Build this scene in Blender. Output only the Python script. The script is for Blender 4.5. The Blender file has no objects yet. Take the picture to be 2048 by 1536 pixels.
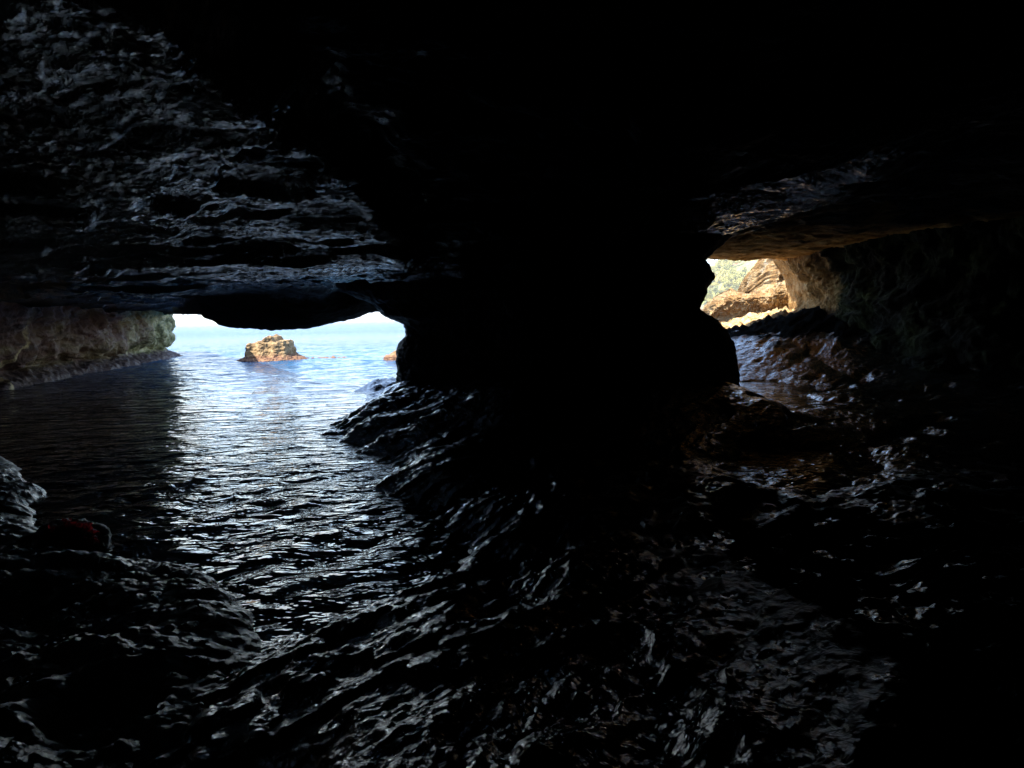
import bpy, math, random
import numpy as np
from mathutils import Vector, Matrix

random.seed(7)
rng = np.random.default_rng(11)
sc = bpy.context.scene
R = math.radians

# ------------------------------------------------------------------ camera
F_PX, W_PX, H_PX = 1024.0, 2048.0, 1536.0
EYE = 2.0
PITCH, ROLL = R(7.4), R(1.2)
fw = Vector((0, math.cos(PITCH), -math.sin(PITCH)))
r0 = Vector((1, 0, 0))
u0 = r0.cross(fw)
rt = (r0 * math.cos(ROLL) - u0 * math.sin(ROLL)).normalized()
up = (u0 * math.cos(ROLL) + r0 * math.sin(ROLL)).normalized()
cam_d = bpy.data.cameras.new('camera')
cam = bpy.data.objects.new('camera', cam_d)
sc.collection.objects.link(cam)
m = Matrix((rt, up, -fw)).transposed().to_4x4()
m.translation = (0, 0, EYE)
cam.matrix_world = m
cam_d.sensor_width = 36
cam_d.lens = 18.0
cam_d.clip_start = 0.05
cam_d.clip_end = 20000
sc.camera = cam


def at(px, py, y):
    """world point seen at photo pixel (px, py) at distance y in front of the camera"""
    d = fw + rt * ((px - W_PX / 2) / F_PX) - up * ((py - H_PX / 2) / F_PX)
    k = y / d.y
    return Vector((0, 0, EYE)) + d * k


# ------------------------------------------------------------------ sky, sun, exposure
SUN_EL, SUN_AZ = R(56), R(236)      # azimuth clockwise from +Y, so the sun stands behind the camera to the left
world = bpy.data.worlds.new('World')
sc.world = world
world.use_nodes = True
wn = world.node_tree.nodes
bg = wn['Background']
sky = wn.new('ShaderNodeTexSky')
sky.sky_type = 'NISHITA'
sky.sun_disc = False
sky.sun_elevation = SUN_EL
sky.sun_rotation = SUN_AZ
sky.air_density = 1.0
sky.dust_density = 0.6
sky.ozone_density = 1.5
world.node_tree.links.new(sky.outputs[0], bg.inputs['Color'])
bg.inputs['Strength'].default_value = 0.15
sun_d = bpy.data.lights.new('sun', 'SUN')
sun_d.energy = 3.7
sun_d.angle = R(0.5)
sun_d.color = (1.0, 0.93, 0.82)
sun = bpy.data.objects.new('sun', sun_d)
sc.collection.objects.link(sun)
sd = Vector((math.sin(SUN_AZ) * math.cos(SUN_EL), math.cos(SUN_AZ) * math.cos(SUN_EL), math.sin(SUN_EL)))
sun.rotation_euler = sd.to_track_quat('Z', 'Y').to_euler()
sun.location = sd * 60
sc.view_settings.view_transform = 'Standard'
sc.view_settings.look = 'None'
sc.view_settings.exposure = 2.2
sc.view_settings.gamma = 1.0
sc.render.engine = 'CYCLES'
sc.cycles.max_bounces = 7
sc.cycles.diffuse_bounces = 4
sc.cycles.glossy_bounces = 4
sc.cycles.sample_clamp_indirect = 6.0
sc.cycles.use_denoising = True
sc.cycles.denoiser = 'OPENIMAGEDENOISE'


# ------------------------------------------------------------------ noise
_perm = rng.permutation(256).astype(np.int32)
_perm = np.concatenate([_perm, _perm, _perm])
_g = rng.normal(size=(256, 3))
_g /= np.linalg.norm(_g, axis=1)[:, None]
_g = _g.astype(np.float32)


def pn(x, y, z):
    xi = np.floor(x); yi = np.floor(y); zi = np.floor(z)
    xf = (x - xi).astype(np.float32); yf = (y - yi).astype(np.float32); zf = (z - zi).astype(np.float32)
    xi = xi.astype(np.int32) & 255; yi = yi.astype(np.int32) & 255; zi = zi.astype(np.int32) & 255
    u = xf * xf * xf * (xf * (xf * 6 - 15) + 10)
    v = yf * yf * yf * (yf * (yf * 6 - 15) + 10)
    w = zf * zf * zf * (zf * (zf * 6 - 15) + 10)
    out = 0
    for dx in (0, 1):
        wx = u if dx else 1 - u
        for dy in (0, 1):
            wy = v if dy else 1 - v
            for dz in (0, 1):
                wz = w if dz else 1 - w
                h = _perm[_perm[_perm[xi + dx] + yi + dy] + zi + dz]
                g = _g[h]
                out = out + wx * wy * wz * (g[..., 0] * (xf - dx) + g[..., 1] * (yf - dy) + g[..., 2] * (zf - dz))
    return out * 1.6


def fbm(x, y, z, octv=4, gain=0.5, kind=0):
    a, s, tot = 1.0, 0, 0
    for i in range(octv):
        n = pn(x + 17.3 * i, y - 9.1 * i, z + 3.7 * i)
        if kind == 1: n = np.abs(n) * 2 - 0.6          # billow: scallops with sharp creases
        elif kind == 2: n = 0.6 - np.abs(n) * 2        # ridges
        s = s + a * n; tot += a
        a *= gain; x = x * 2.03; y = y * 2.03; z = z * 2.03
    return s / tot


def sst(a, b, x):
    t = np.clip((x - a) / (b - a), 0, 1)
    return t * t * (3 - 2 * t)


def crv(x, xs, ys):
    """smooth interpolation through control points (cubic hermite)"""
    xs = np.asarray(xs, float); ys = np.asarray(ys, float)
    mm = np.gradient(ys, xs)
    x = np.clip(x, xs[0], xs[-1])
    i = np.clip(np.searchsorted(xs, x) - 1, 0, len(xs) - 2)
    h = xs[i + 1] - xs[i]; t = (x - xs[i]) / h
    return ((2*t**3 - 3*t**2 + 1) * ys[i] + (t**3 - 2*t**2 + t) * h * mm[i]
            + (-2*t**3 + 3*t**2) * ys[i + 1] + (t**3 - t**2) * h * mm[i + 1])


def normals(P, wrap=False):
    if wrap:
        du = np.roll(P, -1, 1) - np.roll(P, 1, 1)
    else:
        du = np.gradient(P, axis=1)
    dv = np.gradient(P, axis=0)
    n = np.cross(du, dv)
    return n / np.maximum(np.linalg.norm(n, axis=2), 1e-9)[..., None]


# ------------------------------------------------------------------ object helpers
def tag(o, label=None, cat=None, group=None, kind=None):
    if label: o['label'] = label
    if cat: o['category'] = cat
    if group: o['group'] = group
    if kind: o['kind'] = kind
    return o


def mesh_obj(name, verts, faces, mat, parent=None, smooth=True, loc=(0, 0, 0)):
    me = bpy.data.meshes.new(name)
    verts = np.asarray(verts, np.float32).reshape(-1, 3)
    faces = np.asarray(faces, np.int32)
    k = faces.shape[1]
    me.vertices.add(len(verts)); me.vertices.foreach_set('co', verts.ravel())
    me.loops.add(faces.size); me.loops.foreach_set('vertex_index', faces.ravel())
    me.polygons.add(len(faces))
    me.polygons.foreach_set('loop_start', np.arange(0, faces.size, k, dtype=np.int32))
    me.polygons.foreach_set('use_smooth', np.full(len(faces), smooth))
    me.update(calc_edges=True)
    me.validate()
    if mat: me.materials.append(mat)
    o = bpy.data.objects.new(name, me)
    o.location = loc
    sc.collection.objects.link(o)
    if parent: o.parent = parent
    return o


def grid_obj(name, P, mat, wrap=False, flip=False, smooth=True, parent=None, caps=False):
    nr, nc = P.shape[:2]
    idx = np.arange(nr * nc).reshape(nr, nc)
    if wrap: idx = np.concatenate([idx, idx[:, :1]], 1)
    a, b, c, d = idx[:-1, :-1], idx[:-1, 1:], idx[1:, 1:], idx[1:, :-1]
    f = np.stack([a, b, c, d], -1).reshape(-1, 4)
    if flip: f = f[:, ::-1]
    V = P.reshape(-1, 3)
    return mesh_obj(name, V, f, mat, parent, smooth)


def empty(name, loc):
    o = bpy.data.objects.new(name, None)
    o.location = loc
    sc.collection.objects.link(o)
    return o


# ------------------------------------------------------------------ materials
class NT:
    def __init__(s, name):
        s.m = bpy.data.materials.new(name); s.m.use_nodes = True
        s.t = s.m.node_tree; s.b = s.t.nodes['Principled BSDF']
        s.geo = s.t.nodes.new('ShaderNodeNewGeometry')
    def n(s, typ, **kw):
        x = s.t.nodes.new(typ)
        for k, v in kw.items(): setattr(x, k, v)
        return x
    def l(s, a, b): s.t.links.new(a, b)
    def mapped(s, scale, rot=(0, 0, 0)):
        mp = s.n('ShaderNodeMapping'); mp.inputs['Scale'].default_value = scale; mp.inputs['Rotation'].default_value = rot
        s.l(s.geo.outputs['Position'], mp.inputs['Vector']); return mp.outputs[0]
    def noise(s, vec, scale, detail=6, rough=0.6, dist=0.0, typ='FBM'):
        x = s.n('ShaderNodeTexNoise'); x.noise_type = typ
        x.inputs['Scale'].default_value = scale; x.inputs['Detail'].default_value = detail
        x.inputs['Roughness'].default_value = rough; x.inputs['Distortion'].default_value = dist
        s.l(vec, x.inputs['Vector']); return x.outputs['Fac']
    def vor(s, vec, scale, feat='F1'):
        x = s.n('ShaderNodeTexVoronoi'); x.feature = feat; x.inputs['Scale'].default_value = scale
        s.l(vec, x.inputs['Vector']); return x.outputs['Distance']
    def ramp(s, fac, stops):
        x = s.n('ShaderNodeValToRGB'); e = x.color_ramp.elements
        while len(e) < len(stops): e.new(0.5)
        for el, (p, c) in zip(e, stops):
            el.position = p; el.color = (*c, 1) if len(c) == 3 else c
        s.l(fac, x.inputs['Fac']); return x.outputs['Color']
    def maprange(s, fac, a, b, c, d):
        x = s.n('ShaderNodeMapRange'); x.inputs[1].default_value = a; x.inputs[2].default_value = b
        x.inputs[3].default_value = c; x.inputs[4].default_value = d
        s.l(fac, x.inputs[0]); return x.outputs[0]
    def math(s, op, a, b=None):
        x = s.n('ShaderNodeMath', operation=op)
        for i, v in enumerate((a, b)):
            if v is None: continue
            if isinstance(v, (int, float)): x.inputs[i].default_value = v
            else: s.l(v, x.inputs[i])
        return x.outputs[0]
    def mix(s, fac, a, b):
        x = s.n('ShaderNodeMix', data_type='RGBA')
        if isinstance(fac, (int, float)): x.inputs[0].default_value = fac
        else: s.l(fac, x.inputs[0])
        for i, v in ((6, a), (7, b)):
            if isinstance(v, tuple): x.inputs[i].default_value = (*v, 1)
            else: s.l(v, x.inputs[i])
        return x.outputs[2]
    def xyz(s, i):
        x = s.n('ShaderNodeSeparateXYZ'); s.l(s.geo.outputs['Position'], x.inputs[0]); return x.outputs[i]
    def bump(s, h, strength, dist, prev=None):
        x = s.n('ShaderNodeBump'); x.inputs['Strength'].default_value = strength; x.inputs['Distance'].default_value = dist
        s.l(h, x.inputs['Height'])
        if prev is not None: s.l(prev, x.inputs['Normal'])
        return x.outputs[0]
    def out(s, color=None, rough=None, normal=None, spec=None, ior=None):
        for nm, v in (('Base Color', color), ('Roughness', rough), ('Normal', normal), ('Specular IOR Level', spec), ('IOR', ior)):
            if v is None: continue
            if isinstance(v, tuple): s.b.inputs[nm].default_value = (*v, 1)
            elif isinstance(v, (int, float)): s.b.inputs[nm].default_value = v
            else: s.l(v, s.b.inputs[nm])
        return s.m


def wet_rock(name, tint=(0.030, 0.032, 0.030), stretch=(1, 1, 1), rot=0.0, fine=1.0, rough=(0.12, 0.45), exitmix=False, spec=1.0, drytop=None, ior=2.25, b=(0.06, 0.005, 0.0012), bd=3, bs=4.2):
    t = NT(name)
    p = t.mapped(stretch, (0, 0, rot))
    big = t.noise(p, 1.3, 4, 0.55)
    col = t.ramp(big, [(0.3, tuple(c * 0.55 for c in tint)), (0.55, tint), (0.75, tuple(c * 1.7 for c in tint))])
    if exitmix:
        # dry golden limestone by the far exit, brightened to paint in bounced daylight
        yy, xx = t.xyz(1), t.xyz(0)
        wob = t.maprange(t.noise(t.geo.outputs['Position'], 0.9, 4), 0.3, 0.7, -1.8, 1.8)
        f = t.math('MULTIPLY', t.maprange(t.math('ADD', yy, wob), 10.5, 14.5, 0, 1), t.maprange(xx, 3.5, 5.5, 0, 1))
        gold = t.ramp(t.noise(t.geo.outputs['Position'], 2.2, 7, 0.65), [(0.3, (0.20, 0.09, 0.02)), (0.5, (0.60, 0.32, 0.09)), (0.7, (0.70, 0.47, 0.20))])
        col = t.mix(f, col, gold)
    rg = t.maprange(t.noise(p, 6.0, 4), 0.3, 0.7, rough[0], rough[1])
    if exitmix:
        rg = t.math('ADD', rg, t.math('MULTIPLY', f, 0.5))
        # dry brown brow over the left mouth
        fb = t.math('MULTIPLY', t.maprange(t.math('ADD', yy, t.maprange(big, 0.3, 0.7, -0.5, 0.5)), 13.2, 14.2, 0, 1), t.maprange(t.xyz(2), 2.75, 3.0, 1, 0))
        fb = t.math('MULTIPLY', fb, t.maprange(xx, 3.0, 4.0, 1, 0))
        col = t.mix(fb, col, (0.030, 0.022, 0.014))
        rg = t.math('ADD', rg, t.math('MULTIPLY', fb, 0.7))
        dryc = t.math('MULTIPLY', t.maprange(t.math('ADD', xx, t.maprange(t.noise(t.geo.outputs['Position'], 1.3, 5), 0.3, 0.7, -0.8, 0.8)), -1.6, -1.1, 0, 1), t.maprange(xx, 1.5, 2.5, 1, 0))
        dryc = t.math('MAXIMUM', dryc, t.maprange(t.math('ADD', xx, t.maprange(t.noise(t.geo.outputs['Position'], 1.1, 4), 0.3, 0.7, -0.8, 0.8)), 4.4, 5.2, 0, 1))
        dryc = t.math('MAXIMUM', dryc, t.math('MULTIPLY', t.maprange(xx, 1.0, 2.0, 0, 1), t.maprange(t.math('ADD', yy, wob), 5.6, 6.6, 1, 0)))
        rg = t.math('ADD', rg, t.math('MULTIPLY', dryc, 0.6))
        spec = t.maprange(t.math('MAXIMUM', dryc, t.math('MAXIMUM', fb, f)), 0, 1, spec, 0.04)
    if drytop:
        dz = t.maprange(t.math('ADD', t.xyz(2), t.maprange(big, 0.3, 0.7, -0.25, 0.25)), drytop[0], drytop[1], 0, 1)
        dn = t.math('MULTIPLY', t.maprange(t.math('ADD', t.xyz(1), t.maprange(t.noise(t.geo.outputs['Position'], 1.6, 5), 0.3, 0.7, -1.3, 1.3)), 4.8, 5.5, 1, 0), t.maprange(t.xyz(0), 0.6, 1.6, 0, 1))
        dn = t.math('MULTIPLY', dn, t.maprange(t.noise(t.geo.outputs['Position'], 4.0, 4), 0.585, 0.63, 1, 0))
        dz = t.math('MAXIMUM', dz, dn)
        rg = t.math('ADD', rg, t.math('MULTIPLY', dz, 0.5))
        spec = t.maprange(dz, 0, 1, spec, 0.0)
        fo = t.maprange(t.xyz(1), 20.8, 21.6, 0, 1)  # gold floor past the exit, brightened to bounce sunlight up at the ceiling
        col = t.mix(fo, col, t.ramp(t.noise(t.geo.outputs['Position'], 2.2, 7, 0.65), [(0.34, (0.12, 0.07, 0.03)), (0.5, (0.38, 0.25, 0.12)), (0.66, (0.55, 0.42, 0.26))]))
    b1 = t.bump(t.noise(p, bs, bd, 0.58, 0.5), 1.0, b[0] * fine)
    b2 = t.bump(t.vor(p, 16.0), 0.8, b[1] * fine, b1)
    b3 = t.bump(t.noise(p, 60.0, 5, 0.75), 1.0, b[2] * fine, b2)
    return t.out(col, rg, b3, spec, ior)


def dry_rock(name, stops, scale=1.6, strata=True, b=0.12, algae=None):
    t = NT(name)
    pos = t.geo.outputs['Position']
    col = t.ramp(t.noise(pos, scale, 8, 0.65, 0.5), stops)
    pit = t.maprange(t.vor(pos, scale * 6), 0.0, 0.35, 0.45, 1.0)
    x = t.n('ShaderNodeMix', data_type='RGBA', blend_type='MULTIPLY'); x.inputs[0].default_value = 0.6
    t.l(col, x.inputs[6]); t.l(pit, x.inputs[7]); col = x.outputs[2]
    if strata:
        sn = t.noise(t.mapped((0.22, 0.22, 3.2), (0.04, 0.10, 0)), 1.5, 6, 0.6, 0.3)
        dk = t.maprange(t.math('ABSOLUTE', t.math('SUBTRACT', sn, 0.47)), 0.0, 0.022, 0.16, 1.0)
        x = t.n('ShaderNodeMix', data_type='RGBA', blend_type='MULTIPLY'); x.inputs[0].default_value = 0.85
        t.l(col, x.inputs[6]); t.l(dk, x.inputs[7]); col = x.outputs[2]
    if algae:
        f = t.maprange(t.math('ADD', t.xyz(2), t.maprange(t.noise(pos, 3.0, 4), 0.3, 0.7, -0.12, 0.12)), algae[0], algae[0] + 0.15, 1, 0)
        col = t.mix(f, col, t.ramp(t.noise(pos, 7.0, 5), [(0.35, algae[1]), (0.65, algae[2])]))
    n = t.bump(t.noise(pos, scale * 1.6, 8, 0.68, 0.6), 1.0, b)
    if strata:
        ps = t.mapped((0.35, 0.35, 3.5), (0.04, 0.03, 0))
        n = t.bump(t.noise(ps, 2.2, 5, 0.6), 1.0, b * 0.8, n)
    n = t.bump(t.vor(pos, scale * 7), 0.7, b * 0.35, n)
    return t.out(col, 0.85, n, 0.3)


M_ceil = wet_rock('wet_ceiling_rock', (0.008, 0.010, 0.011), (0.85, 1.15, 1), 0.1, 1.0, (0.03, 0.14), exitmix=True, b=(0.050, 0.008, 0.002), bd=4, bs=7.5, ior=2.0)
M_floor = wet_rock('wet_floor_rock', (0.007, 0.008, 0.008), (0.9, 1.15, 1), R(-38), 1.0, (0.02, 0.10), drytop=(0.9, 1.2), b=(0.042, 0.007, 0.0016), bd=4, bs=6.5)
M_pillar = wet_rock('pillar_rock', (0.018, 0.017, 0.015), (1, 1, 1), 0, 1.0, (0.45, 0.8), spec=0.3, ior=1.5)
M_ledge = wet_rock('ledge_rock', (0.10, 0.12, 0.115), (0.85, 1.2, 1), R(-12), 1.0, (0.15, 0.45), b=(0.060, 0.016, 0.004), bd=6, bs=7.0)

M_bould = wet_rock('boulder_rock', (0.15, 0.16, 0.165), (1, 1, 1), 0, 1.0, (0.2, 0.5), b=(0.07, 0.02, 0.006), bd=6)

# brown, dark red and green stained wall under the roof on the left
t = NT('stained_cliff_rock'); pos = t.geo.outputs['Position']
c = t.ramp(t.noise(t.mapped((0.5, 0.35, 0.9)), 0.9, 7, 0.6, 0.8), [(0.30, (0.02, 0.012, 0.008)), (0.47, (0.10, 0.042, 0.022)), (0.58, (0.13, 0.08, 0.03)), (0.72, (0.24, 0.18, 0.08))])
g = t.ramp(t.noise(pos, 2.6, 9, 0.72), [(0.36, (0.06, 0.055, 0.018)), (0.5, (0.22, 0.20, 0.07)), (0.66, (0.50, 0.42, 0.24))])
f = t.maprange(t.math('ADD', t.xyz(1), t.maprange(t.noise(pos, 0.8, 4), 0.3, 0.7, -2.5, 2.5)), 26.0, 30.0, 0, 1)
c = t.mix(f, c, g)
fz = t.maprange(t.math('ADD', t.xyz(2), t.maprange(t.noise(pos, 2.5, 4), 0.3, 0.7, -0.15, 0.15)), 0.35, 0.5, 1, 0)
c = t.mix(fz, c, t.ramp(t.noise(pos, 6.0, 5), [(0.35, (0.03, 0.012, 0.014)), (0.65, (0.13, 0.085, 0.06))]))
nb = t.bump(t.noise(pos, 1.5, 9, 0.66, 0.5), 1.0, 0.22)
nb = t.bump(t.vor(pos, 5.0), 0.6, 0.06, nb)
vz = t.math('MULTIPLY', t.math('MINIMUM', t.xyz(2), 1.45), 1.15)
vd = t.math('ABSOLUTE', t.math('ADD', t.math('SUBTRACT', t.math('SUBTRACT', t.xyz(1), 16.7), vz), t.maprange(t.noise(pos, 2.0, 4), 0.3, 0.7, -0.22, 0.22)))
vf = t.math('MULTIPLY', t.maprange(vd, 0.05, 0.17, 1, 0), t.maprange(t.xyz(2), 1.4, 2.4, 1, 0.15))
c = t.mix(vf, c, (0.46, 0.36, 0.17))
M_cliff = t.out(c, 0.6, nb, 0.35)

M_islet = dry_rock('islet_rock', [(0.30, (0.07, 0.05, 0.03)), (0.46, (0.25, 0.165, 0.08)), (0.60, (0.36, 0.26, 0.14)), (0.75, (0.46, 0.38, 0.26))], 2.2, False, 0.10,
                   algae=(0.22, (0.07, 0.03, 0.025), (0.30, 0.17, 0.09)))
M_gold = dry_rock('golden_limestone', [(0.28, (0.07, 0.04, 0.02)), (0.44, (0.26, 0.145, 0.05)), (0.58, (0.38, 0.26, 0.13)), (0.72, (0.52, 0.44, 0.33))], 1.3, True, 0.16)

# right wall: black wet rock with dull green algae patches
t = NT('algae_wall_rock'); pos = t.geo.outputs['Position']
c = t.ramp(t.noise(pos, 1.1, 6, 0.6), [(0.42, (0.010, 0.010, 0.008)), (0.60, (0.020, 0.026, 0.008)), (0.75, (0.065, 0.075, 0.022))])
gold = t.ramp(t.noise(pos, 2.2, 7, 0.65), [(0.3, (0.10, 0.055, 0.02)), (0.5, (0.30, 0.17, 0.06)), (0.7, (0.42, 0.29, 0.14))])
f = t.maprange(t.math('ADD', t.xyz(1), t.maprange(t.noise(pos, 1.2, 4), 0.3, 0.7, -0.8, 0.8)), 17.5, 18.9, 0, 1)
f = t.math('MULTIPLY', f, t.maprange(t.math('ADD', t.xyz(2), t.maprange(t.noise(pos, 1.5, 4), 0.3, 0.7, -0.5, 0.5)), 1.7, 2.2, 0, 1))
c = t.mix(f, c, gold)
nb = t.bump(t.noise(t.mapped((1, 1, 0.55)), 2.2, 8, 0.66, 0.8), 1.0, 0.2)
nb = t.bump(t.vor(pos, 7.0), 0.8, 0.05, nb)
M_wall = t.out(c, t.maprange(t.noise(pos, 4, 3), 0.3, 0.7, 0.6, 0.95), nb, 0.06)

# water
t = NT('sea_water'); pos = t.geo.outputs['Position']
w1f = t.noise(t.mapped((0.55, 1.5, 1), (0, 0, R(-12))), 2.6, 3, 0.5, 0.3)
w1n = t.noise(t.mapped((0.7, 1.5, 1), (0, 0, R(-42))), 3.4, 3, 0.5, 0.5)
nearf = t.maprange(t.xyz(1), 5.0, 11.0, 1, 0)
w1 = t.math('ADD', t.math('MULTIPLY', w1n, nearf), t.math('MULTIPLY', w1f, t.math('SUBTRACT', 1.0, nearf)))
w2 = t.noise(t.mapped((0.7, 1.5, 1), (0, 0, R(14))), 7.5, 3, 0.55, 0.2)
w0 = t.noise(t.mapped((0.6, 1.3, 1), (0, 0, R(-8))), 0.35, 7, 0.66)
nb = t.bump(t.math('MULTIPLY', w0, t.maprange(t.xyz(1), 16, 50, 0, 1)), 1.0, 2.4)
nb = t.bump(w1, 1.0, 0.10, nb)
nb = t.bump(w2, 1.0, 0.012, nb)
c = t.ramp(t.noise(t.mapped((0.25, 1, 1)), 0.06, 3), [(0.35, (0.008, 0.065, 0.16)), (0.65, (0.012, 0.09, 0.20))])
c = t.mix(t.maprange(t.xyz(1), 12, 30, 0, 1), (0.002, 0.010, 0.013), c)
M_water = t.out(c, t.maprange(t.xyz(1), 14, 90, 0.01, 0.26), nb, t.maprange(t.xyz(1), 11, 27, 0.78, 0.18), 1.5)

# ------------------------------------------------------------------ the setting
# plan of the mouth: how far out the roof reaches for every x
LX = [-60, -22, -20, -16, -12, -10.4, -9.6, -6, -3, 0, 3, 6, 8, 14, 60]
LY = [34, 32.5, 30.9, 25.6, 19.6, 17.3, 16.2, 15.6, 16, 16.3, 17.5, 19.5, 20.2, 20.6, 21]


def yh(px): return 648.4 - 0.0208 * (px - 375)


# height of the roof edge, read against the horizon at each edge position
edge_px = [(-200, 640), (0, 648), (60, 641), (180, 637), (300, 634), (343, 629), (412, 629), (428, 640), (440, 650), (460, 655), (500, 658), (560, 660),
           (620, 655), (660, 648), (700, 638), (720, 634), (735, 626), (760, 624), (800, 622)]
# positions of those pixels along the edge curve
_ex = np.linspace(-60, 20, 4000)
_ey = np.interp(_ex, LX, LY)
_er = _ex / _ey
EX, EZ = [-60], [2.6]
for px, py in edge_px:
    rr = (px - 1024) / 1024 * 1.0
    k = np.argmin(np.abs(_er - rr) + (_ex > 15) * 9)
    p = at(px, py, _ey[k])
    EX.append(p.x); EZ.append(p.z)
EX += [0, 4, 6.5, 8, 10, 11.5, 14, 60]
EZ += [2.6, 3.2, 4.15, 4.12, 4.05, 3.95, 3.9, 4]
_o = np.argsort(EX); EX = np.array(EX)[_o]; EZ = np.array(EZ)[_o]


def fan(w0, w1, nmid, y0, y1, ny, p=1.0, side=14, wout=6.0):
    mid = np.linspace(w0, w1, nmid)
    le = w0 - (np.linspace(1, 0, side, endpoint=False) ** 2) * (wout + w0)
    ri = w1 + (np.linspace(0, 1, side + 1)[1:] ** 2) * (wout - w1)
    return np.concatenate([le, mid, ri])


# --- roof of the cave: underside, outer face above the mouth, top of the rock
w = fan(-1.25, 1.2, 940, 0, 0, 0)
v = np.linspace(0, 1, 640)
NV = len(v)
Yn = -5 + 0 * v
X = np.zeros((NV, len(w))); Y = X.copy()
s_of = lambda y: np.where(y > 1, y + 3, 4 + (1 - y) * 1.6)
# row depth runs from -5 to the edge, denser near
yy0 = np.where(v < 0.06, -5 + v / 0.06 * 6, 1 + (np.exp((v - 0.06) / 0.94 * 2.2) - 1) / (math.exp(2.2) - 1) * 1.0 * 100)
for it in range(3):
    pass
tt = np.clip((v - 0.06) / 0.94, 0, 1); tt = (np.exp(tt * 2.0) - 1) / (math.exp(2.0) - 1)
# edge y per column solved by fixed point
yl = np.full(len(w), 18.0)
for it in range(60):
    yl = 0.5 * yl + 0.5 * np.interp(w * (yl + 3), LX, LY)
yin = np.where(v < 0.06, -5 + v / 0.06 * 6, 1.0)
yb = yin + tt * 19.0
Y = np.where(yb[:, None] < 13.0, yb[:, None], 13.0 + (yb[:, None] - 13.0) * (yl[None, :] - 13.0) / 7.0)
X = w[None, :] * s_of(Y)
zl = np.interp(w * (yl + 3), EX, EZ)[None, :]
right = sst(2.0, 6.5, X)
zin = 3.02 + 0.95 * right - 0.010 * np.clip(-X - 8, 0, 20) + 0.05 * np.clip(7 - Y, 0, 9)
zin = zin + 0.45 * sst(-0.3, 0.3, X + 1.45 + 0.5 * fbm(X * 0.8, Y * 0.8, X * 0 + 77, 3)) * (1 - sst(8, 11, Y)) * (1 - sst(2, 5, X))
zin = zin + 0.30 * fbm(X * 0.22, Y * 0.28, 0 * X + 4, 3)
beam = np.interp(X, [-14, -11, -9.5, 0, 4, 6], [3.0, 2.2, 2.0, 2.0, 1.6, 1.0])
d_edge = yl[None, :] - Y
tb = 1 - sst(0.0, 1.0, (d_edge - 0.25) / beam)
Z = zin * (1 - tb) + zl * tb
# vertical relief, damped at the very edge so that the traced edge keeps its line
damp = 0.35 + 0.65 * np.maximum(sst(0, 1.5, d_edge), sst(5, 7, X))
rel = 0.15 * fbm(X * 0.55, Y * 0.8, Z * 0, 4, 0.5, 1) + 0.055 * fbm(X * 1.7, Y * 2.6, Z * 0 + 7, 5, 0.62, 1) + 0.026 * fbm(X * 7, Y * 10, Z * 0 + 2, 3, 0.7, 1)
st_ = pn(X * 0.16 + 3, Y * 0.42, X * 0 + 50) + 0.35 * pn(X * 0.7, Y * 1.3, X * 0 + 54)
rel = rel + 0.13 * (sst(-0.04, 0.04, st_) + sst(0.26, 0.32, st_) + sst(-0.36, -0.3, st_)) * sst(0, 3, d_edge) * (1 - sst(2.5, 5, X)) * (0.35 + 0.65 * sst(2, 4.5, Y)) - 0.2 * sst(0, 3, d_edge) * (1 - sst(2.5, 5, X))
Z = Z - rel * damp
Z = Z - (0.06 * fbm(X * 1.9, Y * 0.2, Z * 0 + 31, 5, 0.6) + 0.035 * fbm(X * 5.5, Y * 2, Z * 0 + 33, 3, 0.6, 1)) * tb
und = np.stack([X, Y, Z], -1)
outer = []
for k, tq in enumerate(np.linspace(0, 1, 46)[1:]):
    yo = yl + 0.5 * np.sin(min(tq * 5, 1) * math.pi / 2) - 2.2 * tq
    xo = w * (yl + 3)
    thick = np.interp(w * (yl + 3), [-20, -7, 4], [2.3, 2.8, 1.8])
    zo = zl[0] + thick * tq ** 1.15
    P = np.stack([xo, yo, zo], -1)
    dd = 0.55 * fbm(xo * 0.4, yo * 0.4, zo * 0.5, 5, 0.55) * min(1, tq * 8)
    P[:, 1] += dd
    P[:, 2] += 0.4 * dd
    outer.append(P)
for k, tq in enumerate(np.linspace(0, 1, 24)[1:]):
    yo = (yl - 2.2) * (1 - tq) + (-6) * tq
    P = np.stack([w * np.maximum(s_of(yo), yl * (1 - tq)), yo, zl[0] + thick + 1.2 * np.sin(tq * 2) + 0.8 * fbm(w * 9, yo * 0.3, yo * 0, 3)], -1)
    outer.append(P)
P = np.concatenate([und, np.array(outer)], 0)
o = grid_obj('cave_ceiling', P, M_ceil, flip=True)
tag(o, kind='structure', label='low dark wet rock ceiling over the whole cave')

# --- floor: shore line of the rock floor against the inlet, as x for each y
SY = [-6, 2.0, 2.65, 3.2, 3.8, 5.0, 5.7, 7.0, 8.2, 9.2, 10.2, 11.5, 13, 14.5, 15.6, 16.6, 18, 26]
SX = [-1.6, -1.6, -1.45, -1.0, -.6, -.75, -1.1, -1.6, -2.4, -3.2, -3.2, -3.1, -3.5, -3.9, -4.3, -3.2, -2.5, -1]
w = fan(-1.2, 1.25, 900, 0, 0, 0, wout=4.0)
v = np.linspace(0, 1, 760)
tt = np.clip((v - 0.05) / 0.95, 0, 1); tt = (np.exp(tt * 2.2) - 1) / (math.exp(2.2) - 1)
yc = np.where(v < 0.05, -5 + v / 0.05 * 5.6, 0.6 + tt * 25)
Y = np.repeat(yc[:, None], len(w), 1)
X = w[None, :] * np.where(Y > 1, Y + 2, 3 + (1 - Y) * 1.6)
xs = crv(Y, SY, SX)
d = X - xs + 0.45 * fbm(X * 0.9, Y * 0.7, X * 0 + 5, 5, 0.6)
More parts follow.
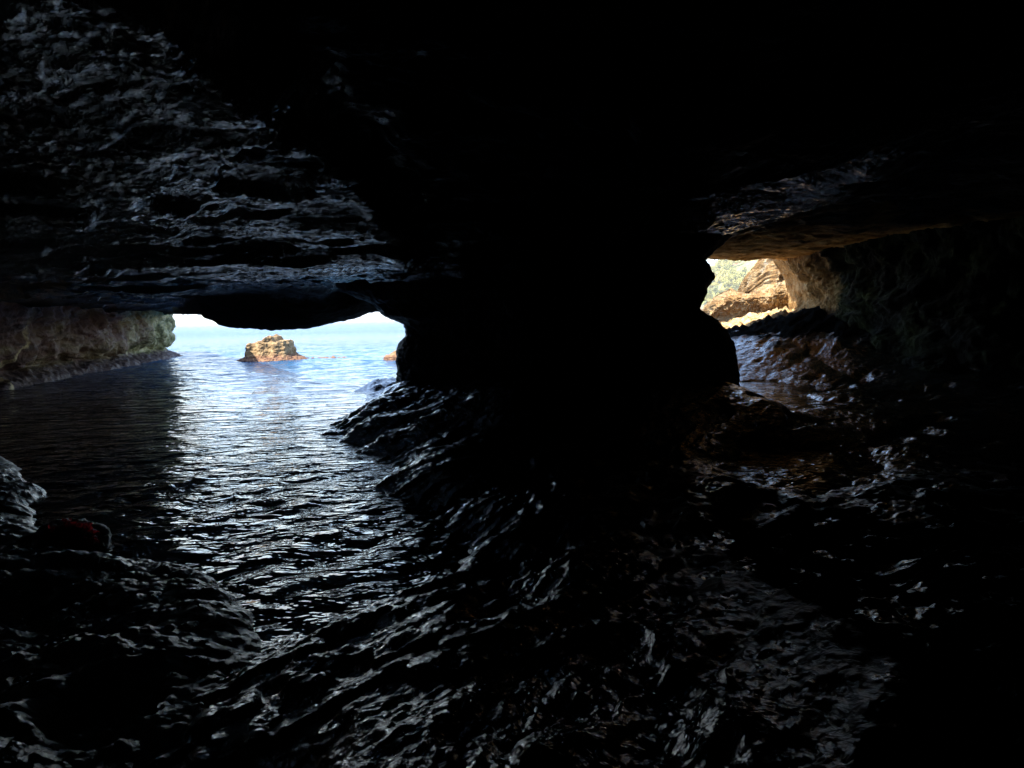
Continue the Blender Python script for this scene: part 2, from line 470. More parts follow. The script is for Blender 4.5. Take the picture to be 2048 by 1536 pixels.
z = np.where(d < 0, np.where(d > -1.3, 0.16 * d, 0.7 * (d + 1.3) - 0.208), 0.10 * (1 - np.exp(-np.clip(d, 0, 99) / 0.35)) + 0.16 * (1 - np.exp(-np.clip(d, 0, 99) / 3.0)) + 0.25 * np.exp(-((Y - 11.5) / 2.5) ** 2) * sst(0, 0.8, d) * (X < 1))
z = np.maximum(z, -1.4)
near = 1 - sst(1.2, 3.4, Y - 0.3 * np.clip(X, 0, 3))
z = z + 0.28 * near * sst(-0.3, 1.2, d)
# rises against the foot of the pillar and against the right wall
z = z + 0.55 * sst(6.5, 9.5, Y) * sst(-2.2, 0.5, X) * (1 - sst(4.0, 5.5, X))
rampx = np.interp(Y, [0, 6, 10, 13, 16, 19, 22, 26], [6.0, 7.4, 8.6, 9.4, 9.5, 9.1, 9.4, 10.5])
rs = np.interp(Y, [0, 10, 13, 16, 19, 26], [0.35, 0.5, 0.6, 0.9, 1.0, 0.9])
z = z + 0.85 * (1 - np.exp(-np.clip((X - rampx), 0, 6) * rs / 1.7)) + 0.10 * (1 + 0.0 * X) * sst(19, 21, Y) * fbm(X * 2, Y * 2, X * 0, 4, 0.6, 1) * 3
z = z - 0.28 * sst(11.0, 14.0, Y) * sst(4.6, 5.6, X) * (1 - sst(7.2, 9.0, X))     # the passage floor dips under water
ca, sa = math.cos(R(38)), math.sin(R(38))
A = X * ca + Y * sa; B = -X * sa + Y * ca
rel = 0.30 * fbm(A * 0.32, B * 0.75, X * 0 + 1, 4, 0.5, 2) + 0.12 * fbm(A * 1.1, B * 1.9, X * 0 + 8, 4, 0.6, 2) + 0.045 * fbm(A * 3.6, B * 5.0, X * 0 + 3, 4, 0.62, 1)
st_ = pn(A * 0.35 + 4, B * 0.8, X * 0 + 60) + 0.3 * pn(A * 1.3, B * 2.2, X * 0 + 64) + 0.12 * pn(A * 4, B * 6, X * 0 + 66)
rel = rel + 0.10 * (sst(-0.03, 0.03, st_ - 0.02) + sst(0.28, 0.33, st_) + sst(-0.38, -0.33, st_) - 1.5)
z = z - 0.12 * sst(4.5, 6.5, Y) * sst(2.0, 3.5, X) * (1 - sst(14, 17, Y))
z = z + 1.10 * sst(13.6, 19.4, Y) * sst(4.8, 7.5, X)
hole = sst(0.10, 0.42, fbm(A * 0.8 + 40, B * 1.5, X * 0, 2))
rel = rel * np.interp(d, [0, 2.5, 6], [0.62, 0.40, 0.20]) * (1 + 2.2 * sst(0.5, 1.3, z) * sst(11, 14, Y)) + 0.020 * fbm(A * 9.0, B * 13.0, X * 0 + 6, 3, 0.6)
z = z + rel * sst(-1.6, 0.5, d) * 0.9 - 0.10 * hole * sst(0.1, 0.8, d)
def pool(cx, cy, sx, sy, ang=0.0):
    dx = X - cx + 0.5 * fbm(X * 0.7, Y * 0.7, X * 0 + 81, 4); dy = Y - cy + 0.5 * fbm(X * 0.7 + 9, Y * 0.7, X * 0 + 84, 4)
    a_ = dx * math.cos(ang) + dy * math.sin(ang); b_ = -dx * math.sin(ang) + dy * math.cos(ang)
    return np.exp(-((a_ / sx) ** 2 + (b_ / sy) ** 2) ** 2)
rock_bits = -0.06 + 0.22 * fbm(X * 1.1, Y * 1.1, X * 0 + 70, 5, 0.6)
for pm in (pool(5.9, 12.2, 1.2, 2.2), pool(3.7, 6.4, 1.5, 0.85, R(35))):
    if pm.max() <= 0: continue
    z = z * (1 - pm) + rock_bits * pm
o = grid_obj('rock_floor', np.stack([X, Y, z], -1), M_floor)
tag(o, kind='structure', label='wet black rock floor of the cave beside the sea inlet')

# --- sea
ww = fan(-1.3, 1.3, 760, 0, 0, 0, wout=6)
yn = np.concatenate([-4 + np.arange(6) * 0.9, 1.2 + (np.exp(np.linspace(0, 1, 720) * 2.9) - 1) / (math.exp(2.9) - 1) * 70, 71.2 * np.exp(np.linspace(0, 1, 50)[1:] * 4.9)])
Y = np.repeat(yn[:, None], len(ww), 1)
X = ww[None, :] * np.where(Y > 1, Y + 3, 4 + (1 - Y) * 2)
fade = (1 - sst(35, 68, Y)) * sst(0, 2, Y)
out_ = sst(9, 19, Y)
amp = 0.012 + 0.022 * out_
a1 = R(14); c1, s1 = math.cos(a1), math.sin(a1)
A = X * c1 + Y * s1; B = -X * s1 + Y * c1
wv = pn(A * 0.42, B * 1.15, X * 0 + 2) + 0.5 * pn(A * 0.9, B * 2.6, X * 0 + 5) + 0.28 * pn(X * 2.1, Y * 4.6, X * 0 + 9)
wv = wv - 0.6 * np.abs(pn(A * 0.7 + 9, B * 1.9, X * 0 + 12))
a2 = R(44); A2 = X * math.cos(a2) + Y * math.sin(a2); B2 = -X * math.sin(a2) + Y * math.cos(a2)
wn_ = pn(A2 * 0.7, B2 * 1.5, X * 0 + 31) + 0.5 * pn(A2 * 1.7, B2 * 3.6, X * 0 + 35) + 0.25 * pn(A2 * 4, B2 * 7.5, X * 0 + 37)
nf = 1 - sst(5.0, 11.0, Y)
z = (amp * wv * (1 - nf) + 0.026 * wn_ * nf) * fade * 1.3
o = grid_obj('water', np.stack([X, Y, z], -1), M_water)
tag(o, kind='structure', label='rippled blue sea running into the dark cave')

# sea bed far below, so that nothing looks empty under the water
o = mesh_obj('ground', [(-9000, -60, -6), (9000, -60, -6), (9000, 9500, -6), (-9000, 9500, -6)], [(0, 1, 2, 3)], M_floor, smooth=False)
tag(o, kind='structure')


# ------------------------------------------------------------------ walls and cliffs
def wall_grid(path, zs, off, n=420, closed=False):
    """vertical sheet following a plan path; off(s, z) pushes it sideways (along the right hand normal)"""
    path = np.array(path, float)
    L = np.concatenate([[0], np.cumsum(np.linalg.norm(np.diff(path, axis=0), axis=1))])
    s = np.linspace(0, L[-1], n)
    px_, py_ = crv(s, L, path[:, 0]), crv(s, L, path[:, 1])
    tx, ty = np.gradient(px_), np.gradient(py_); l = np.hypot(tx, ty); nx, ny = ty / l, -tx / l
    S, Z = np.meshgrid(s, zs)
    o_ = off(S, Z)
    return np.stack([px_[None] + nx[None] * o_, py_[None] + ny[None] * o_, Z], -1), S


# left wall of the mouth and headland: overhang with a wave-cut bench at the water line
cz = np.concatenate([[-1.5], np.linspace(-0.3, 4.2, 110), np.linspace(4.4, 5.0, 4)])
pth = [(-8, -6), (-11.5, -2), (-13, 5), (-15.2, 11), (-17.0, 16), (-18.6, 21), (-20.0, 26), (-21.3, 30.5), (-22.9, 33.6), (-26.0, 35.5), (-34, 36.5), (-60, 38)]


def off_l(S, Z):
    prof = crv(Z, [-1.5, -0.3, 0.0, 0.12, 0.3, 0.5, 0.8, 1.2, 1.7, 2.3, 4.2, 9], [1.0, 0.9, 0.75, 0.55, 0.1, -0.35, -0.15, 0.25, 0.42, 0.5, 0.2, -1.0])
    return prof


P, S = wall_grid(pth, cz, off_l, 900)
N = normals(P)
rel = 0.75 * fbm(P[..., 0] * 0.35, P[..., 1] * 0.35, P[..., 2] * 0.5, 3, 0.5) + 0.28 * fbm(P[..., 0] * 1.1, P[..., 1] * 1.1, P[..., 2] * 1.6, 5, 0.55, 1)
P = P + N * (rel * (0.55 + 0.45 * sst(0.3, 0.8, P[..., 2])) + 0.16 * (1 - sst(0.3, 0.6, P[..., 2])) * fbm(P[..., 0] * 3, P[..., 1] * 3, P[..., 2] * 5, 4, 0.65, 1))[..., None]
o = grid_obj('headland', P, M_cliff)
tag(o, 'brown and green stained overhanging cliff at the left side of the cave mouth', 'cliff')

# right wall of the passage
cz = np.concatenate([[-1.5], np.linspace(-0.2, 5.0, 130), [5.4]])
pth = [(11.9, 22.4), (11.75, 21.0), (11.45, 19.6), (11.2, 18.2), (11.0, 16.4), (11.2, 14.2), (11.8, 12.2), (12.6, 9.5), (12.8, 5), (12, 0), (9, -4.5), (0, -5.2), (-9, -4.8), (-14, -3)]
P, S = wall_grid(pth, cz, lambda S, Z: crv(Z, [-1.5, 0, 1.0, 1.9, 2.6, 3.4, 4.4, 9], [0.8, 0.7, 0.3, -0.1, -0.15, 0.1, 0.8, 2.0]), 1000)
N = normals(P)
rel = 0.7 * fbm(P[..., 0] * 0.4, P[..., 1] * 0.4, P[..., 2] * 0.6, 3) + 0.30 * fbm(P[..., 0] * 1.0, P[..., 1] * 1.0, P[..., 2] * 1.3 + 4, 5, 0.55, 1)
P = P + N * (rel * sst(0, 4, S) + 0.2 * rel)[..., None]
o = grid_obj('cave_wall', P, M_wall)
tag(o, kind='structure', label='dark right wall of the cave with dull green algae')

# --- pillar between the two openings
zc = np.concatenate([[-1.5], np.linspace(-0.4, 4.6, 230), [6, 8]])
ring = np.array([(-3.04, 14.0), (-2.7, 13.65), (-1.9, 13.1), (-.5, 11.9), (1.0, 10.6), (2.6, 10.1), (3.8, 10.5), (4.28, 11.5), (4.4, 13.0), (4.6, 15.0), (4.2, 17.6), (1.8, 19.2), (-.8, 18.6), (-2.6, 17.2), (-3.15, 15.6)])
NR = 620
rr = np.vstack([ring[-3:], ring, ring[:3]])
L = np.concatenate([[0], np.cumsum(np.linalg.norm(np.diff(rr, axis=0), axis=1))])
s = np.linspace(L[3], L[3 + len(ring)], NR, endpoint=False)
bx, by = crv(s, L, rr[:, 0]), crv(s, L, rr[:, 1])
TH, Z = np.meshgrid(np.arange(NR), zc)
X = bx[TH]; Y = by[TH]
# side profiles traced from the photo, at the depth of each side
def prof(pts, depth, base_px):
    zz, xx = [], []
    for px, py in pts:
        p = at(px, py, depth); q = at(base_px, py, depth)
        zz.append(p.z); xx.append(p.x - q.x)
    o_ = np.argsort(zz); return np.array(zz)[o_], np.array(xx)[o_]
lz, lx = prof([(660, 560), (700, 585), (735, 600), (757, 608), (766, 622), (775, 634), (795, 641), (815, 648), (822, 662), (820, 672), (808, 688), (799, 708), (797, 740), (794, 775), (790, 790)], 14.0, 802)
rz, rx = prof([(1560, 420), (1480, 455), (1440, 490), (1415, 516), (1410, 522), (1422, 534), (1425, 545), (1429, 554), (1420, 574), (1416, 590), (1407, 606), (1405, 618), (1414, 626), (1430, 632), (1447, 644), (1461, 658), (1470, 673), (1480, 692), (1486, 740), (1490, 800)], 11.2, 1412)
wL = np.exp(-((X + 3.0) / 1.5) ** 2) * (Y > 9)
wR = np.exp(-((X - 4.35) / 1.3) ** 2)
X = X + np.interp(Z, lz, lx) * wL + np.interp(Z, rz, rx) * wR
P = np.stack([X, Y, Z], -1)
N = normals(P, True)
rel = 0.30 * fbm(P[..., 0] * 0.6, P[..., 1] * 0.6, P[..., 2] * 0.9, 3) * (1 - 0.8 * np.maximum(wL, wR)) + 0.13 * fbm(P[..., 0] * 1.6, P[..., 1] * 1.6, P[..., 2] * 2.0, 5, 0.58, 1) * (1 - 0.55 * np.maximum(wL, wR))
rel = rel + 0.045 * fbm(P[..., 0] * 5, P[..., 1] * 5, P[..., 2] * 7, 4, 0.6, 1)
P = P + N * rel[..., None]
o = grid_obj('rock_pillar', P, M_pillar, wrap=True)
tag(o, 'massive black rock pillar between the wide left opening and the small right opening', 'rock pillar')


# ------------------------------------------------------------------ free rocks
def blob(name, centre, rad, hfun, mat, seed, nth=180, nr=70, rel=0.12, freq=1.2, below=0.5, oct_=5, kind=1, fine=0.0):
    """a rock standing in water: plan radius rad(theta), height hfun(x, y in -1..1)"""
    th = np.linspace(0, 2 * math.pi, nth, endpoint=False)
    q = np.linspace(0, 1, nr) ** 0.7
    T, Q = np.meshgrid(th, q)
    wob = 1 + 0.16 * fbm(np.cos(T) * 1.5 + seed, np.sin(T) * 1.5, T * 0 + seed, 3)
    ux, uy = np.cos(T) * Q, np.sin(T) * Q
    X = centre[0] + ux * rad[0] * wob; Y = centre[1] + uy * rad[1] * wob
    H = hfun(ux, uy)
    Z = centre[2] + H - below * sst(0.86, 1.0, Q)
    P = np.stack([X, Y, Z], -1)
    P[0] = P[0].mean(0)
    n = fbm(P[..., 0] * freq + seed, P[..., 1] * freq, P[..., 2] * freq * 1.3, oct_, 0.58, kind) * rel
    N = -normals(P, True); N[0] = (0, 0, 1)
    N = np.where(N[..., 2:3] < -0.2, -N, N)
    P = P + N * n[..., None]
    P[0] = P[0].mean(0)
    P = P[::-1]
    return grid_obj(name, P, mat, wrap=True)


# islet: flat-topped block with a knob, on a wider reef foot
c0 = at(538, 716, 27.5)
def h_islet(x, y):
    r = np.hypot(x, y)
    xx = x * 1.75
    top = np.interp(xx, [-1.75, -1.3, -1.05, -0.93, -0.88, -0.62, -0.45, -0.1, 0.02, 0.12, 0.26, 0.36, 0.46, 0.60, 0.80, 0.86, 0.93, 1.2, 1.75],
                    [0.0, 0.10, 0.16, 0.30, 0.86, 0.98, 1.10, 1.16, 1.34, 1.42, 1.34, 1.12, 1.02, 1.12, 1.10, 0.9, 0.2, 0.12, 0.0])
    side = 1 - sst(0.35, 0.60, np.abs(y) + 0.05 * np.sin(x * 17))
    foot = 0.17 * (1 - sst(0.6, 1.0, r))
    return foot + np.maximum(top - 0.12, 0) * side * 0.88
o = blob('sea_rock', (c0.x - 0.05, 28.0, 0.0), (2.05, 1.8), h_islet, M_islet, 3.0, 420, 200, 0.13, 2.2, 0.5)
tag(o, 'tan block of rock standing alone in the blue sea outside the left opening', 'rock', 'rocks standing in the sea')
c1 = at(800, 718, 26)
o = blob('sea_rock', (c1.x + 0.25, 26.4, 0.0), (1.25, 0.9), lambda x, y: 0.55 * (1 - np.hypot(x, y)) ** 0.8 + 0.05, M_islet, 8.0, 140, 60, 0.14, 2.0, 0.4)
tag(o, 'small orange rock in the sea half hidden by the left edge of the pillar', 'rock', 'rocks standing in the sea')
# awash reefs
for px, py, dd, rx_, lb in ((645, 709, 28.5, 1.7, 'pale low reef just awash to the right of the tan sea rock'),
                            (335, 709, 33.0, 1.1, 'pale low reef awash by the end of the stained cliff')):
    c = at(px, py, dd)
    o = blob('reef', (c.x, dd, -0.07), (rx_, 0.5), lambda x, y: 0.12 * (1 - np.hypot(x, y)), M_islet, px * 0.1, 90, 26, 0.16, 3.0, 0.3)
    tag(o, lb, 'reef', 'reefs awash in the sea')

# left foreground ledge
w = np.linspace(-1.9, 0.1, 620)
yv = 0.7 + (np.exp(np.linspace(0, 1, 520) * 1.6) - 1) / (math.exp(1.6) - 1) * 8.6
Y = np.repeat(yv[:, None], len(w), 1); X = w[None, :] * (Y + 0.6)
xe = crv(Y, [0.7, 1.9, 2.35, 2.7, 3.2, 3.55, 3.95, 4.15, 4.5, 5.0, 5.5, 6.1, 6.6, 7.2, 8.0, 9.3], [-0.7, -1.15, -1.3, -1.5, -1.75, -2.2, -2.65, -3.45, -4.1, -4.9, -5.4, -5.8, -6.6, -7.1, -8.6, -12])
d = xe - X + 0.20 * fbm(X * 1.6, Y * 1.6, X * 0 + 9, 5, 0.6)
z = np.where(d < 0, 1.6 * d, (0.17 * (1 - np.exp(-np.clip(d, 0, 99) / 0.22)) + 0.12 * np.clip(d, 0, 2.0)) * (1 - 0.45 * sst(2.0, 2.9, -X) * (Y < 5.2)))
z = np.maximum(z, -0.9)
ca, sa = math.cos(R(12)), math.sin(R(12))
A = X * ca + Y * sa; B = -X * sa + Y * ca
z = z + sst(-0.3, 0.5, d) * (0.14 * fbm(A * 0.6, B * 1.0, X * 0 + 15, 4, 0.5, 2) + 0.10 * fbm(A * 1.9, B * 3.0, X * 0 + 18, 5, 0.6, 1) + 0.02 * fbm(A * 7, B * 12, X * 0, 3))
z = z - 0.18 * sst(0.05, 0.4, fbm(A * 1.0 + 3, B * 1.9, X * 0 + 20, 2)) * sst(0.3, 0.9, d)
o = grid_obj('rock_ledge', np.stack([X, Y, z], -1), M_ledge)
tag(o, 'grey wet rock ledge with eroded ridges in the left foreground beside the inlet', 'rock ledge')

# boulder with red algae
cb = at(172, 1092, 4.55)
bo = blob('boulder', (cb.x + 0.02, 4.4, 0.02), (0.31, 0.30), lambda x, y: (0.20 - 0.11 * x) * np.sqrt(np.clip(1 - (x * x + y * y) ** 1.5, 0, 1)), M_bould, 5.0, 150, 70, 0.06, 4.5, 0.3)
tag(bo, 'low wet boulder with a dark red algae patch at the tip of the left ledge', 'boulder')
t = NT('red_algae')
M_alg = t.out(t.ramp(t.noise(t.geo.outputs['Position'], 30, 3), [(0.3, (0.30, 0.015, 0.025)), (0.7, (0.62, 0.05, 0.07))]), 0.3, None, 0.5)
tl = t.n('ShaderNodeBsdfTranslucent'); tl.inputs['Color'].default_value = (0.5, 0.035, 0.05, 1)
mx = t.n('ShaderNodeMixShader'); mx.inputs[0].default_value = 0.6
t.l(t.b.outputs[0], mx.inputs[1]); t.l(tl.outputs[0], mx.inputs[2]); t.l(mx.outputs[0], t.t.nodes['Material Output'].inputs['Surface'])
V, Fc = [], []
bm_v = np.array([v_.co[:] for v_ in bo.data.vertices]); bn = np.array([v_.normal[:] for v_ in bo.data.vertices])
cand = np.where((bn[:, 2] > 0.15) & (bm_v[:, 0] > cb.x - 0.10) & (bm_v[:, 1] < 4.55) & (np.hypot(bm_v[:, 0] - cb.x - 0.10, bm_v[:, 1] - 4.32) < 0.16 + 0.08 * pn(bm_v[:, 0] * 9, bm_v[:, 1] * 9, bm_v[:, 2] * 9)) & (bm_v[:, 2] > 0.05))[0]
for k in range(650):
    if len(cand) == 0: break
    i = cand[rng.integers(len(cand))]; p = bm_v[i] + rng.normal(size=3) * 0.008; n = bn[i] + rng.normal(size=3) * 0.7
    n /= np.linalg.norm(n); a = np.cross(n, rng.normal(size=3)); a /= np.linalg.norm(a); l = rng.uniform(0.02, 0.05); ws = rng.uniform(.004, .010)
    b0 = len(V); V += [p - a * ws, p + a * ws, p + n * l * .6 + a * ws * 1.5, p + n * l - a * ws]; Fc.append((b0, b0 + 1, b0 + 2, b0 + 3))
o = mesh_obj('algae', V, Fc, M_alg, bo, smooth=False)
o['label'] = 'dark red tufts of algae'

# ------------------------------------------------------------------ outside the right opening
# golden outcrop in layered ledges, thick and running back from the exit
EDGE = [(1395, 660), (1412, 640), (1420, 618), (1432, 600), (1445, 588), (1458, 575), (1462, 566), (1480, 561), (1500, 556), (1520, 550), (1535, 546), (1548, 542), (1552, 520), (1570, 470), (1700, 430)]
us = np.linspace(0, 1, 460)
pxs = np.interp(us, [0, 1], [1398, 1690])
dep = np.interp(pxs, [1398, 1460, 1550, 1690], [29.0, 27.5, 24.5, 23.0])
tops = np.interp(pxs, [e[0] for e in EDGE], [e[1] for e in EDGE]) + np.interp(pxs, [1400, 1460, 1490, 1545, 1560, 1590], [2, 6, 24, 32, 34, 0])
xg = np.array([at(a, b, c).x for a, b, c in zip(pxs, tops, dep)]); zt = np.array([at(a, b, c).z for a, b, c in zip(pxs, tops, dep)])
vs = np.linspace(0, 1, 240)
U, Vv = np.meshgrid(np.arange(len(us)), vs)
Z = -1.0 + (zt[U] + 1.0) * Vv
lay = Z - 0.16 * (xg[U] - 11.0)                                        # bedding dips
st = crv(lay, [-2, -0.6, 0.1, 0.45, 0.55, 0.75, 1.25, 1.38, 1.5, 2.0, 2.15, 2.3, 3.0, 3.2, 3.6, 4.5, 8], [-1.6, -1.2, -1.0, -1.15, -0.72, -1.0, -0.9, -0.1, 0.35, 0.3, 0.05, -.15, 0.0, 0.5, 0.4, 0.3, 0.8])
Y = dep[U] + st + 0.9 * sst(0.93, 1.0, Vv)
ratio = (xg / dep)[U]
P = np.stack([xg[U] * Y / dep[U], Y, EYE + (Z - EYE) * Y / dep[U]], -1)
back = []
for k in range(1, 14):
    q = k / 13
    back.append(np.stack([P[-1, :, 0], P[-1, :, 1] + 7 * q, P[-1, :, 2] - 0.25 * k * q + 0.1 * np.sin(xg * 3 + k) * q], -1))
back.append(np.stack([P[-1, :, 0], P[-1, :, 1] + 8, zt * 0 - 2], -1))
P = np.concatenate([P, np.array(back)], 0)
N = normals(P)
tops_d = np.concatenate([1 - 0.7 * sst(0.75, 1, Vv), np.full((P.shape[0] - Vv.shape[0], Vv.shape[1]), 0.3)], 0)
rel = tops_d * 0.35 * fbm(P[..., 0] * 1.0, P[..., 1] * 1.0, P[..., 2] * 1.4, 4, 0.55) + 0.30 * fbm(P[..., 0] * 2.6, P[..., 1] * 2.0, P[..., 2] * 4.2, 5, 0.65, 1)
P = P + N * rel[..., None] * 0.8
P[:, :, 2] -= 0.12 * sst(0.7, 1.0, np.concatenate([Vv, np.ones((P.shape[0] - Vv.shape[0], Vv.shape[1]))], 0))
o = grid_obj('outcrop', P, M_gold)
tag(o, 'golden layered limestone outcrop in the sun just outside the small right opening', 'rock outcrop')

# far hillside
hx = np.linspace(40, 330, 240); hy = np.concatenate([np.linspace(205, 420, 200)])
Xh, Yh = np.meshgrid(hx, hy)
shore = 225 + 6 * fbm(Xh * 0.03, Xh * 0, Xh * 0 + 2, 3)
dh = Yh - shore
crest = np.interp(Xh / np.maximum(Yh, 1), [0.2, 0.33, 0.375, 0.40, 0.43, 0.47, 0.55, 0.9], [0, 4, 12, 27, 38, 46, 55, 70])
zh = np.where(dh < 0, dh * 0.3, crest * (1 - np.exp(-np.clip(dh, 0, 999) / 45)) + np.clip(dh, 0, 6) * 0.35)
zh = zh + 1.8 * fbm(Xh * 0.05, Yh * 0.05, Xh * 0, 5) * sst(0, 20, dh)
def hill_z(x, y):
    i = np.clip(np.searchsorted(hx, x) - 1, 0, len(hx) - 2); j = np.clip(np.searchsorted(hy, y) - 1, 0, len(hy) - 2)
    return float(zh[j, i])
t = NT('hillside_scrub'); pos = t.geo.outputs['Position']
c = t.ramp(t.noise(pos, 0.12, 8, 0.7), [(0.35, (0.16, 0.18, 0.06)), (0.5, (0.24, 0.25, 0.08)), (0.62, (0.34, 0.32, 0.13)), (0.75, (0.46, 0.40, 0.26))])
f = t.maprange(t.math('ADD', t.xyz(2), t.maprange(t.noise(pos, 0.15, 5), 0.3, 0.7, -2, 2)), 3.5, 6.0, 1, 0)
c = t.mix(f, c, t.ramp(t.noise(pos, 0.4, 6), [(0.35, (0.22, 0.19, 0.15)), (0.65, (0.46, 0.40, 0.32))]))
M_hill = t.out(c, 0.9, t.bump(t.noise(pos, 0.5, 8, 0.7), 1.0, 1.0), 0.2)
o = grid_obj('hills', np.stack([Xh, Yh, zh], -1), M_hill)
tag(o, kind='structure', label='scrub covered hillside above a rocky shore')

# trees on the hillside
t = NT('foliage'); 
oi = t.n('ShaderNodeObjectInfo')
c = t.ramp(oi.outputs['Random'], [(0.0, (0.14, 0.15, 0.04)), (0.5, (0.30, 0.28, 0.06)), (1.0, (0.45, 0.38, 0.10))])
M_leaf = t.out(c, 0.7, None, 0.3)
t = NT('bark'); M_bark = t.out((0.10, 0.075, 0.05), 0.9)
def tree_proto(seed, rx_, rz_):
    g = np.random.default_rng(seed)
    root = empty('tree', (0, 0, 0))
    th = np.linspace(0, 2 * math.pi, 8, endpoint=False); rows = []
    for k, hh in enumerate(np.linspace(-0.5, rz_ * 1.1, 6)):
        r = 0.22 * (1 - k / 7.5); rows.append(np.stack([np.cos(th) * r + 0.06 * math.sin(k + seed), np.sin(th) * r, th * 0 + hh], -1))
    grid_obj('trunk', np.array(rows), M_bark, wrap=True, parent=root)
    V, Fc = [], []
    cl = [(g.normal(size=3) * np.array([rx_ * .45, rx_ * .45, rz_ * .28]) + np.array([0, 0, rz_ * 1.35]), g.uniform(.28, .5) * rx_) for _ in range(13)]
    for c_, r_ in cl:
        for q in range(75):
            dd = g.normal(size=3); dd /= np.linalg.norm(dd); p = c_ + dd * r_ * g.uniform(.6, 1.05)
            n = dd + g.normal(size=3) * .6; n /= np.linalg.norm(n); a = np.cross(n, g.normal(size=3)); a /= np.linalg.norm(a); b = np.cross(n, a); s_ = g.uniform(.13, .26)
            k = len(V); V += [p - a * s_ - b * s_ * .6, p + a * s_ - b * s_ * .5, p + a * s_ * .6 + b * s_, p - a * s_ * .8 + b * s_ * .8]; Fc.append((k, k + 1, k + 2, k + 3))
    mesh_obj('crown', V, Fc, M_leaf, root, smooth=False)
    return root
protos = [tree_proto(1, 2.6, 2.6), tree_proto(2, 3.2, 2.4), tree_proto(3, 1.7, 3.6)]
KL = ['round dark green tree on the far hillside', 'wide yellowish green tree on the far hillside', 'tall narrow tree on the far hillside']
bl = [(at(1491, 540, 268), 0), (at(1513, 534, 272), 1), (at(1536, 537, 262), 2)]     # the houses
used = [False] * 3; cnt = 0; tries = 0
while cnt < 150 and tries < 4000:
    tries += 1
    rr = random.uniform(0.375, 0.53); y_ = random.uniform(232, 330); x_ = rr * y_
    z_ = hill_z(x_, y_)
    if z_ < 5 and random.random() < 0.8: continue
    if any(abs(x_ / y_ - b.x / b.y) < 0.024 and y_ < b.y + 5 and z_ > b.z - 9 for b, _ in bl) and random.random() < 0.97: continue
    k = random.choices((0, 1, 2), (5, 5, 1))[0]
    if not used[k]: rt_ = protos[k]; used[k] = True; new = rt_; kids = []
    else:
        new = protos[k].copy(); sc.collection.objects.link(new)
        for ch in protos[k].children:
            cc = ch.copy(); sc.collection.objects.link(cc); cc.parent = new
    new.location = (x_, y_, z_ - 0.2); new.rotation_euler = (0, 0, random.uniform(0, 6.28)); sq = random.uniform(0.7, 1.35); new.scale = (sq, sq, sq * random.uniform(.85, 1.15))
    tag(new, KL[k], 'tree', 'trees on the far hillside')
    cnt += 1

# houses with arched windows on the hillside
t = NT('pink_render'); M_pink = t.out(t.ramp(t.noise(t.geo.outputs['Position'], 1.2, 5), [(0.3, (0.42, 0.24, 0.20)), (0.7, (0.56, 0.36, 0.30))]), 0.85)
t = NT('white_render'); M_white = t.out((0.72, 0.66, 0.62), 0.8)
t = NT('terracotta'); M_tile = t.out(t.ramp(t.noise(t.geo.outputs['Position'], 3, 4), [(0.3, (0.26, 0.10, 0.06)), (0.7, (0.44, 0.20, 0.12))]), 0.85)
t = NT('dark_glass'); M_glass = t.out((0.03, 0.035, 0.04), 0.15)
def boxvf(x0, x1, y0, y1, z0, z1):
    return [(x0, y0, z0), (x1, y0, z0), (x1, y1, z0), (x0, y1, z0), (x0, y0, z1), (x1, y0, z1), (x1, y1, z1), (x0, y1, z1)], [(0, 3, 2, 1), (4, 5, 6, 7), (0, 1, 5, 4), (1, 2, 6, 5), (2, 3, 7, 6), (3, 0, 4, 7)]
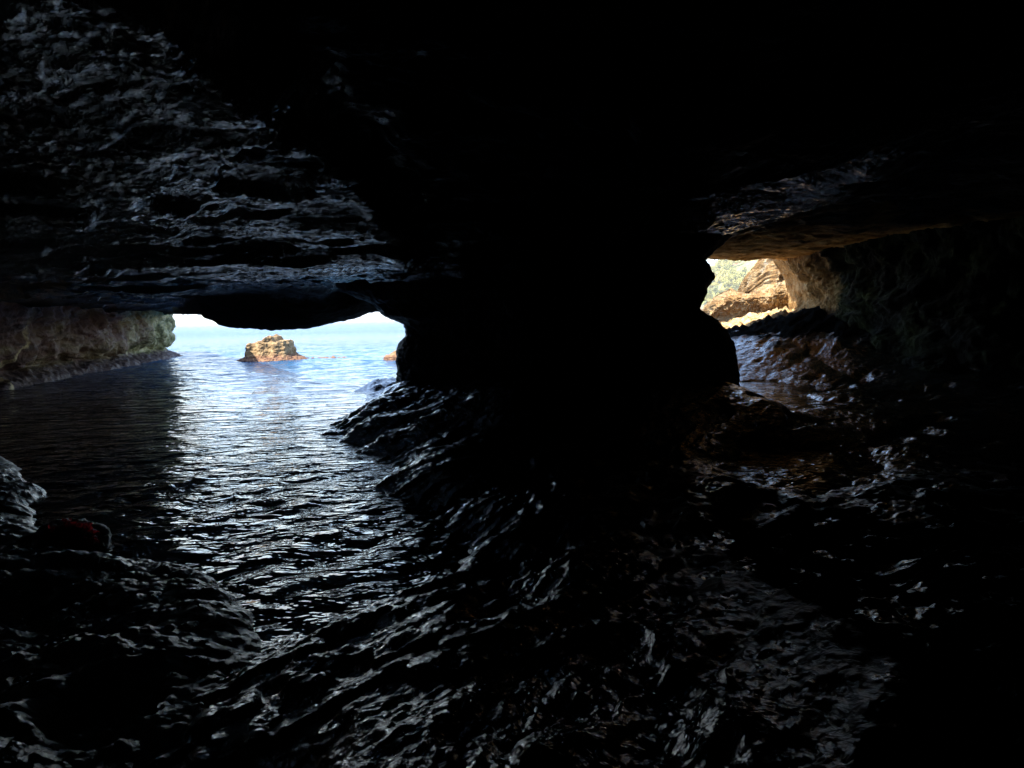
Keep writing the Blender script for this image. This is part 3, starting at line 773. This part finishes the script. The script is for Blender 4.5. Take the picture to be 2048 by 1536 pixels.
def house(p, wd, ht, dp, storeys, nwin, wm, label, flat=False):
    root = empty('house', (p.x, p.y, p.z)); root.rotation_euler = (0, 0, R(-20))
    vv, ff = boxvf(-wd/2, wd/2, 0, dp, -6, ht); mesh_obj('wall', vv, ff, wm, root, smooth=False)
    if flat:
        vv, ff = boxvf(-wd/2 - .25, wd/2 + .25, -.25, dp + .25, ht + .003, ht + .4); mesh_obj('roof', vv, ff, M_white, root, smooth=False)
    else:
        hv = [(-wd/2 - .4, -.4, ht + .01), (wd/2 + .4, -.4, ht + .01), (wd/2 + .4, dp + .4, ht + .01), (-wd/2 - .4, dp + .4, ht + .01), (-wd/4, dp/2, ht + 1.6), (wd/4, dp/2, ht + 1.6), (-wd/4, dp/2 + .01, ht + 1.6), (wd/4, dp/2 + .01, ht + 1.6)]
        mesh_obj('roof', hv, [(0, 1, 5, 4), (1, 2, 7, 5), (2, 3, 6, 7), (3, 0, 4, 6), (0, 3, 2, 1)], M_tile, root, smooth=False)
    sh = ht / storeys
    for s_ in range(storeys):
        for q in range(nwin):
            cx = -wd/2 + wd * (q + .5) / nwin; ww_ = wd / nwin * .27; z0 = s_ * sh + .5; z1 = z0 + sh * .42
            pts = [(cx - ww_, z0), (cx + ww_, z0)] + [(cx + ww_ * math.cos(a), z1 + ww_ * math.sin(a)) for a in np.linspace(0, math.pi, 9)]
            n_ = len(pts); me = bpy.data.meshes.new('window')
            me.from_pydata([(a, -.06, b) for a, b in pts] + [(a, .1, b) for a, b in pts], [], [list(range(n_)), list(range(2 * n_ - 1, n_ - 1, -1))] + [(i, (i + 1) % n_ , n_ + (i + 1) % n_, n_ + i)[::-1] for i in range(n_)])
            me.materials.append(M_glass); wo = bpy.data.objects.new('window', me); sc.collection.objects.link(wo); wo.parent = root
            vv, ff = boxvf(cx - ww_ * 1.25, cx + ww_ * 1.25, -.16, -.003, z0 - .16, z0 - .02); mesh_obj('sill', vv, ff, M_white, wo, smooth=False)
    tag(root, label, 'house', 'houses on the far hillside')
b = at(1489, 546, 268); house(b, 11, 4.4, 8, 1, 5, M_pink, 'low salmon pink house, leftmost of the houses on the far hillside')
b = at(1511, 544, 264); house(b, 9.5, 6.2, 8, 2, 5, M_pink, 'two storey pink house with arched windows on the far hillside')
b = at(1535, 546, 258); house(b, 6, 6.4, 8, 2, 3, M_white, 'white house with flat roof, rightmost on the far hillside', True)

# thin sea air between the cave and the far hillside
vv, ff = boxvf(-9500, 9500, -80, 9800, -7.5, 75)
o = mesh_obj('haze', vv, ff, None, smooth=False)
hm = bpy.data.materials.new('sea_haze'); hm.use_nodes = True; ht_ = hm.node_tree
ht_.nodes.remove(ht_.nodes['Principled BSDF'])
pv = ht_.nodes.new('ShaderNodeVolumePrincipled'); pv.inputs['Density'].default_value = 0.0007; pv.inputs['Color'].default_value = (0.95, 0.96, 0.98, 1)
ht_.links.new(pv.outputs[0], ht_.nodes['Material Output'].inputs['Volume'])
o.data.materials.append(hm)
tag(o, kind='stuff')
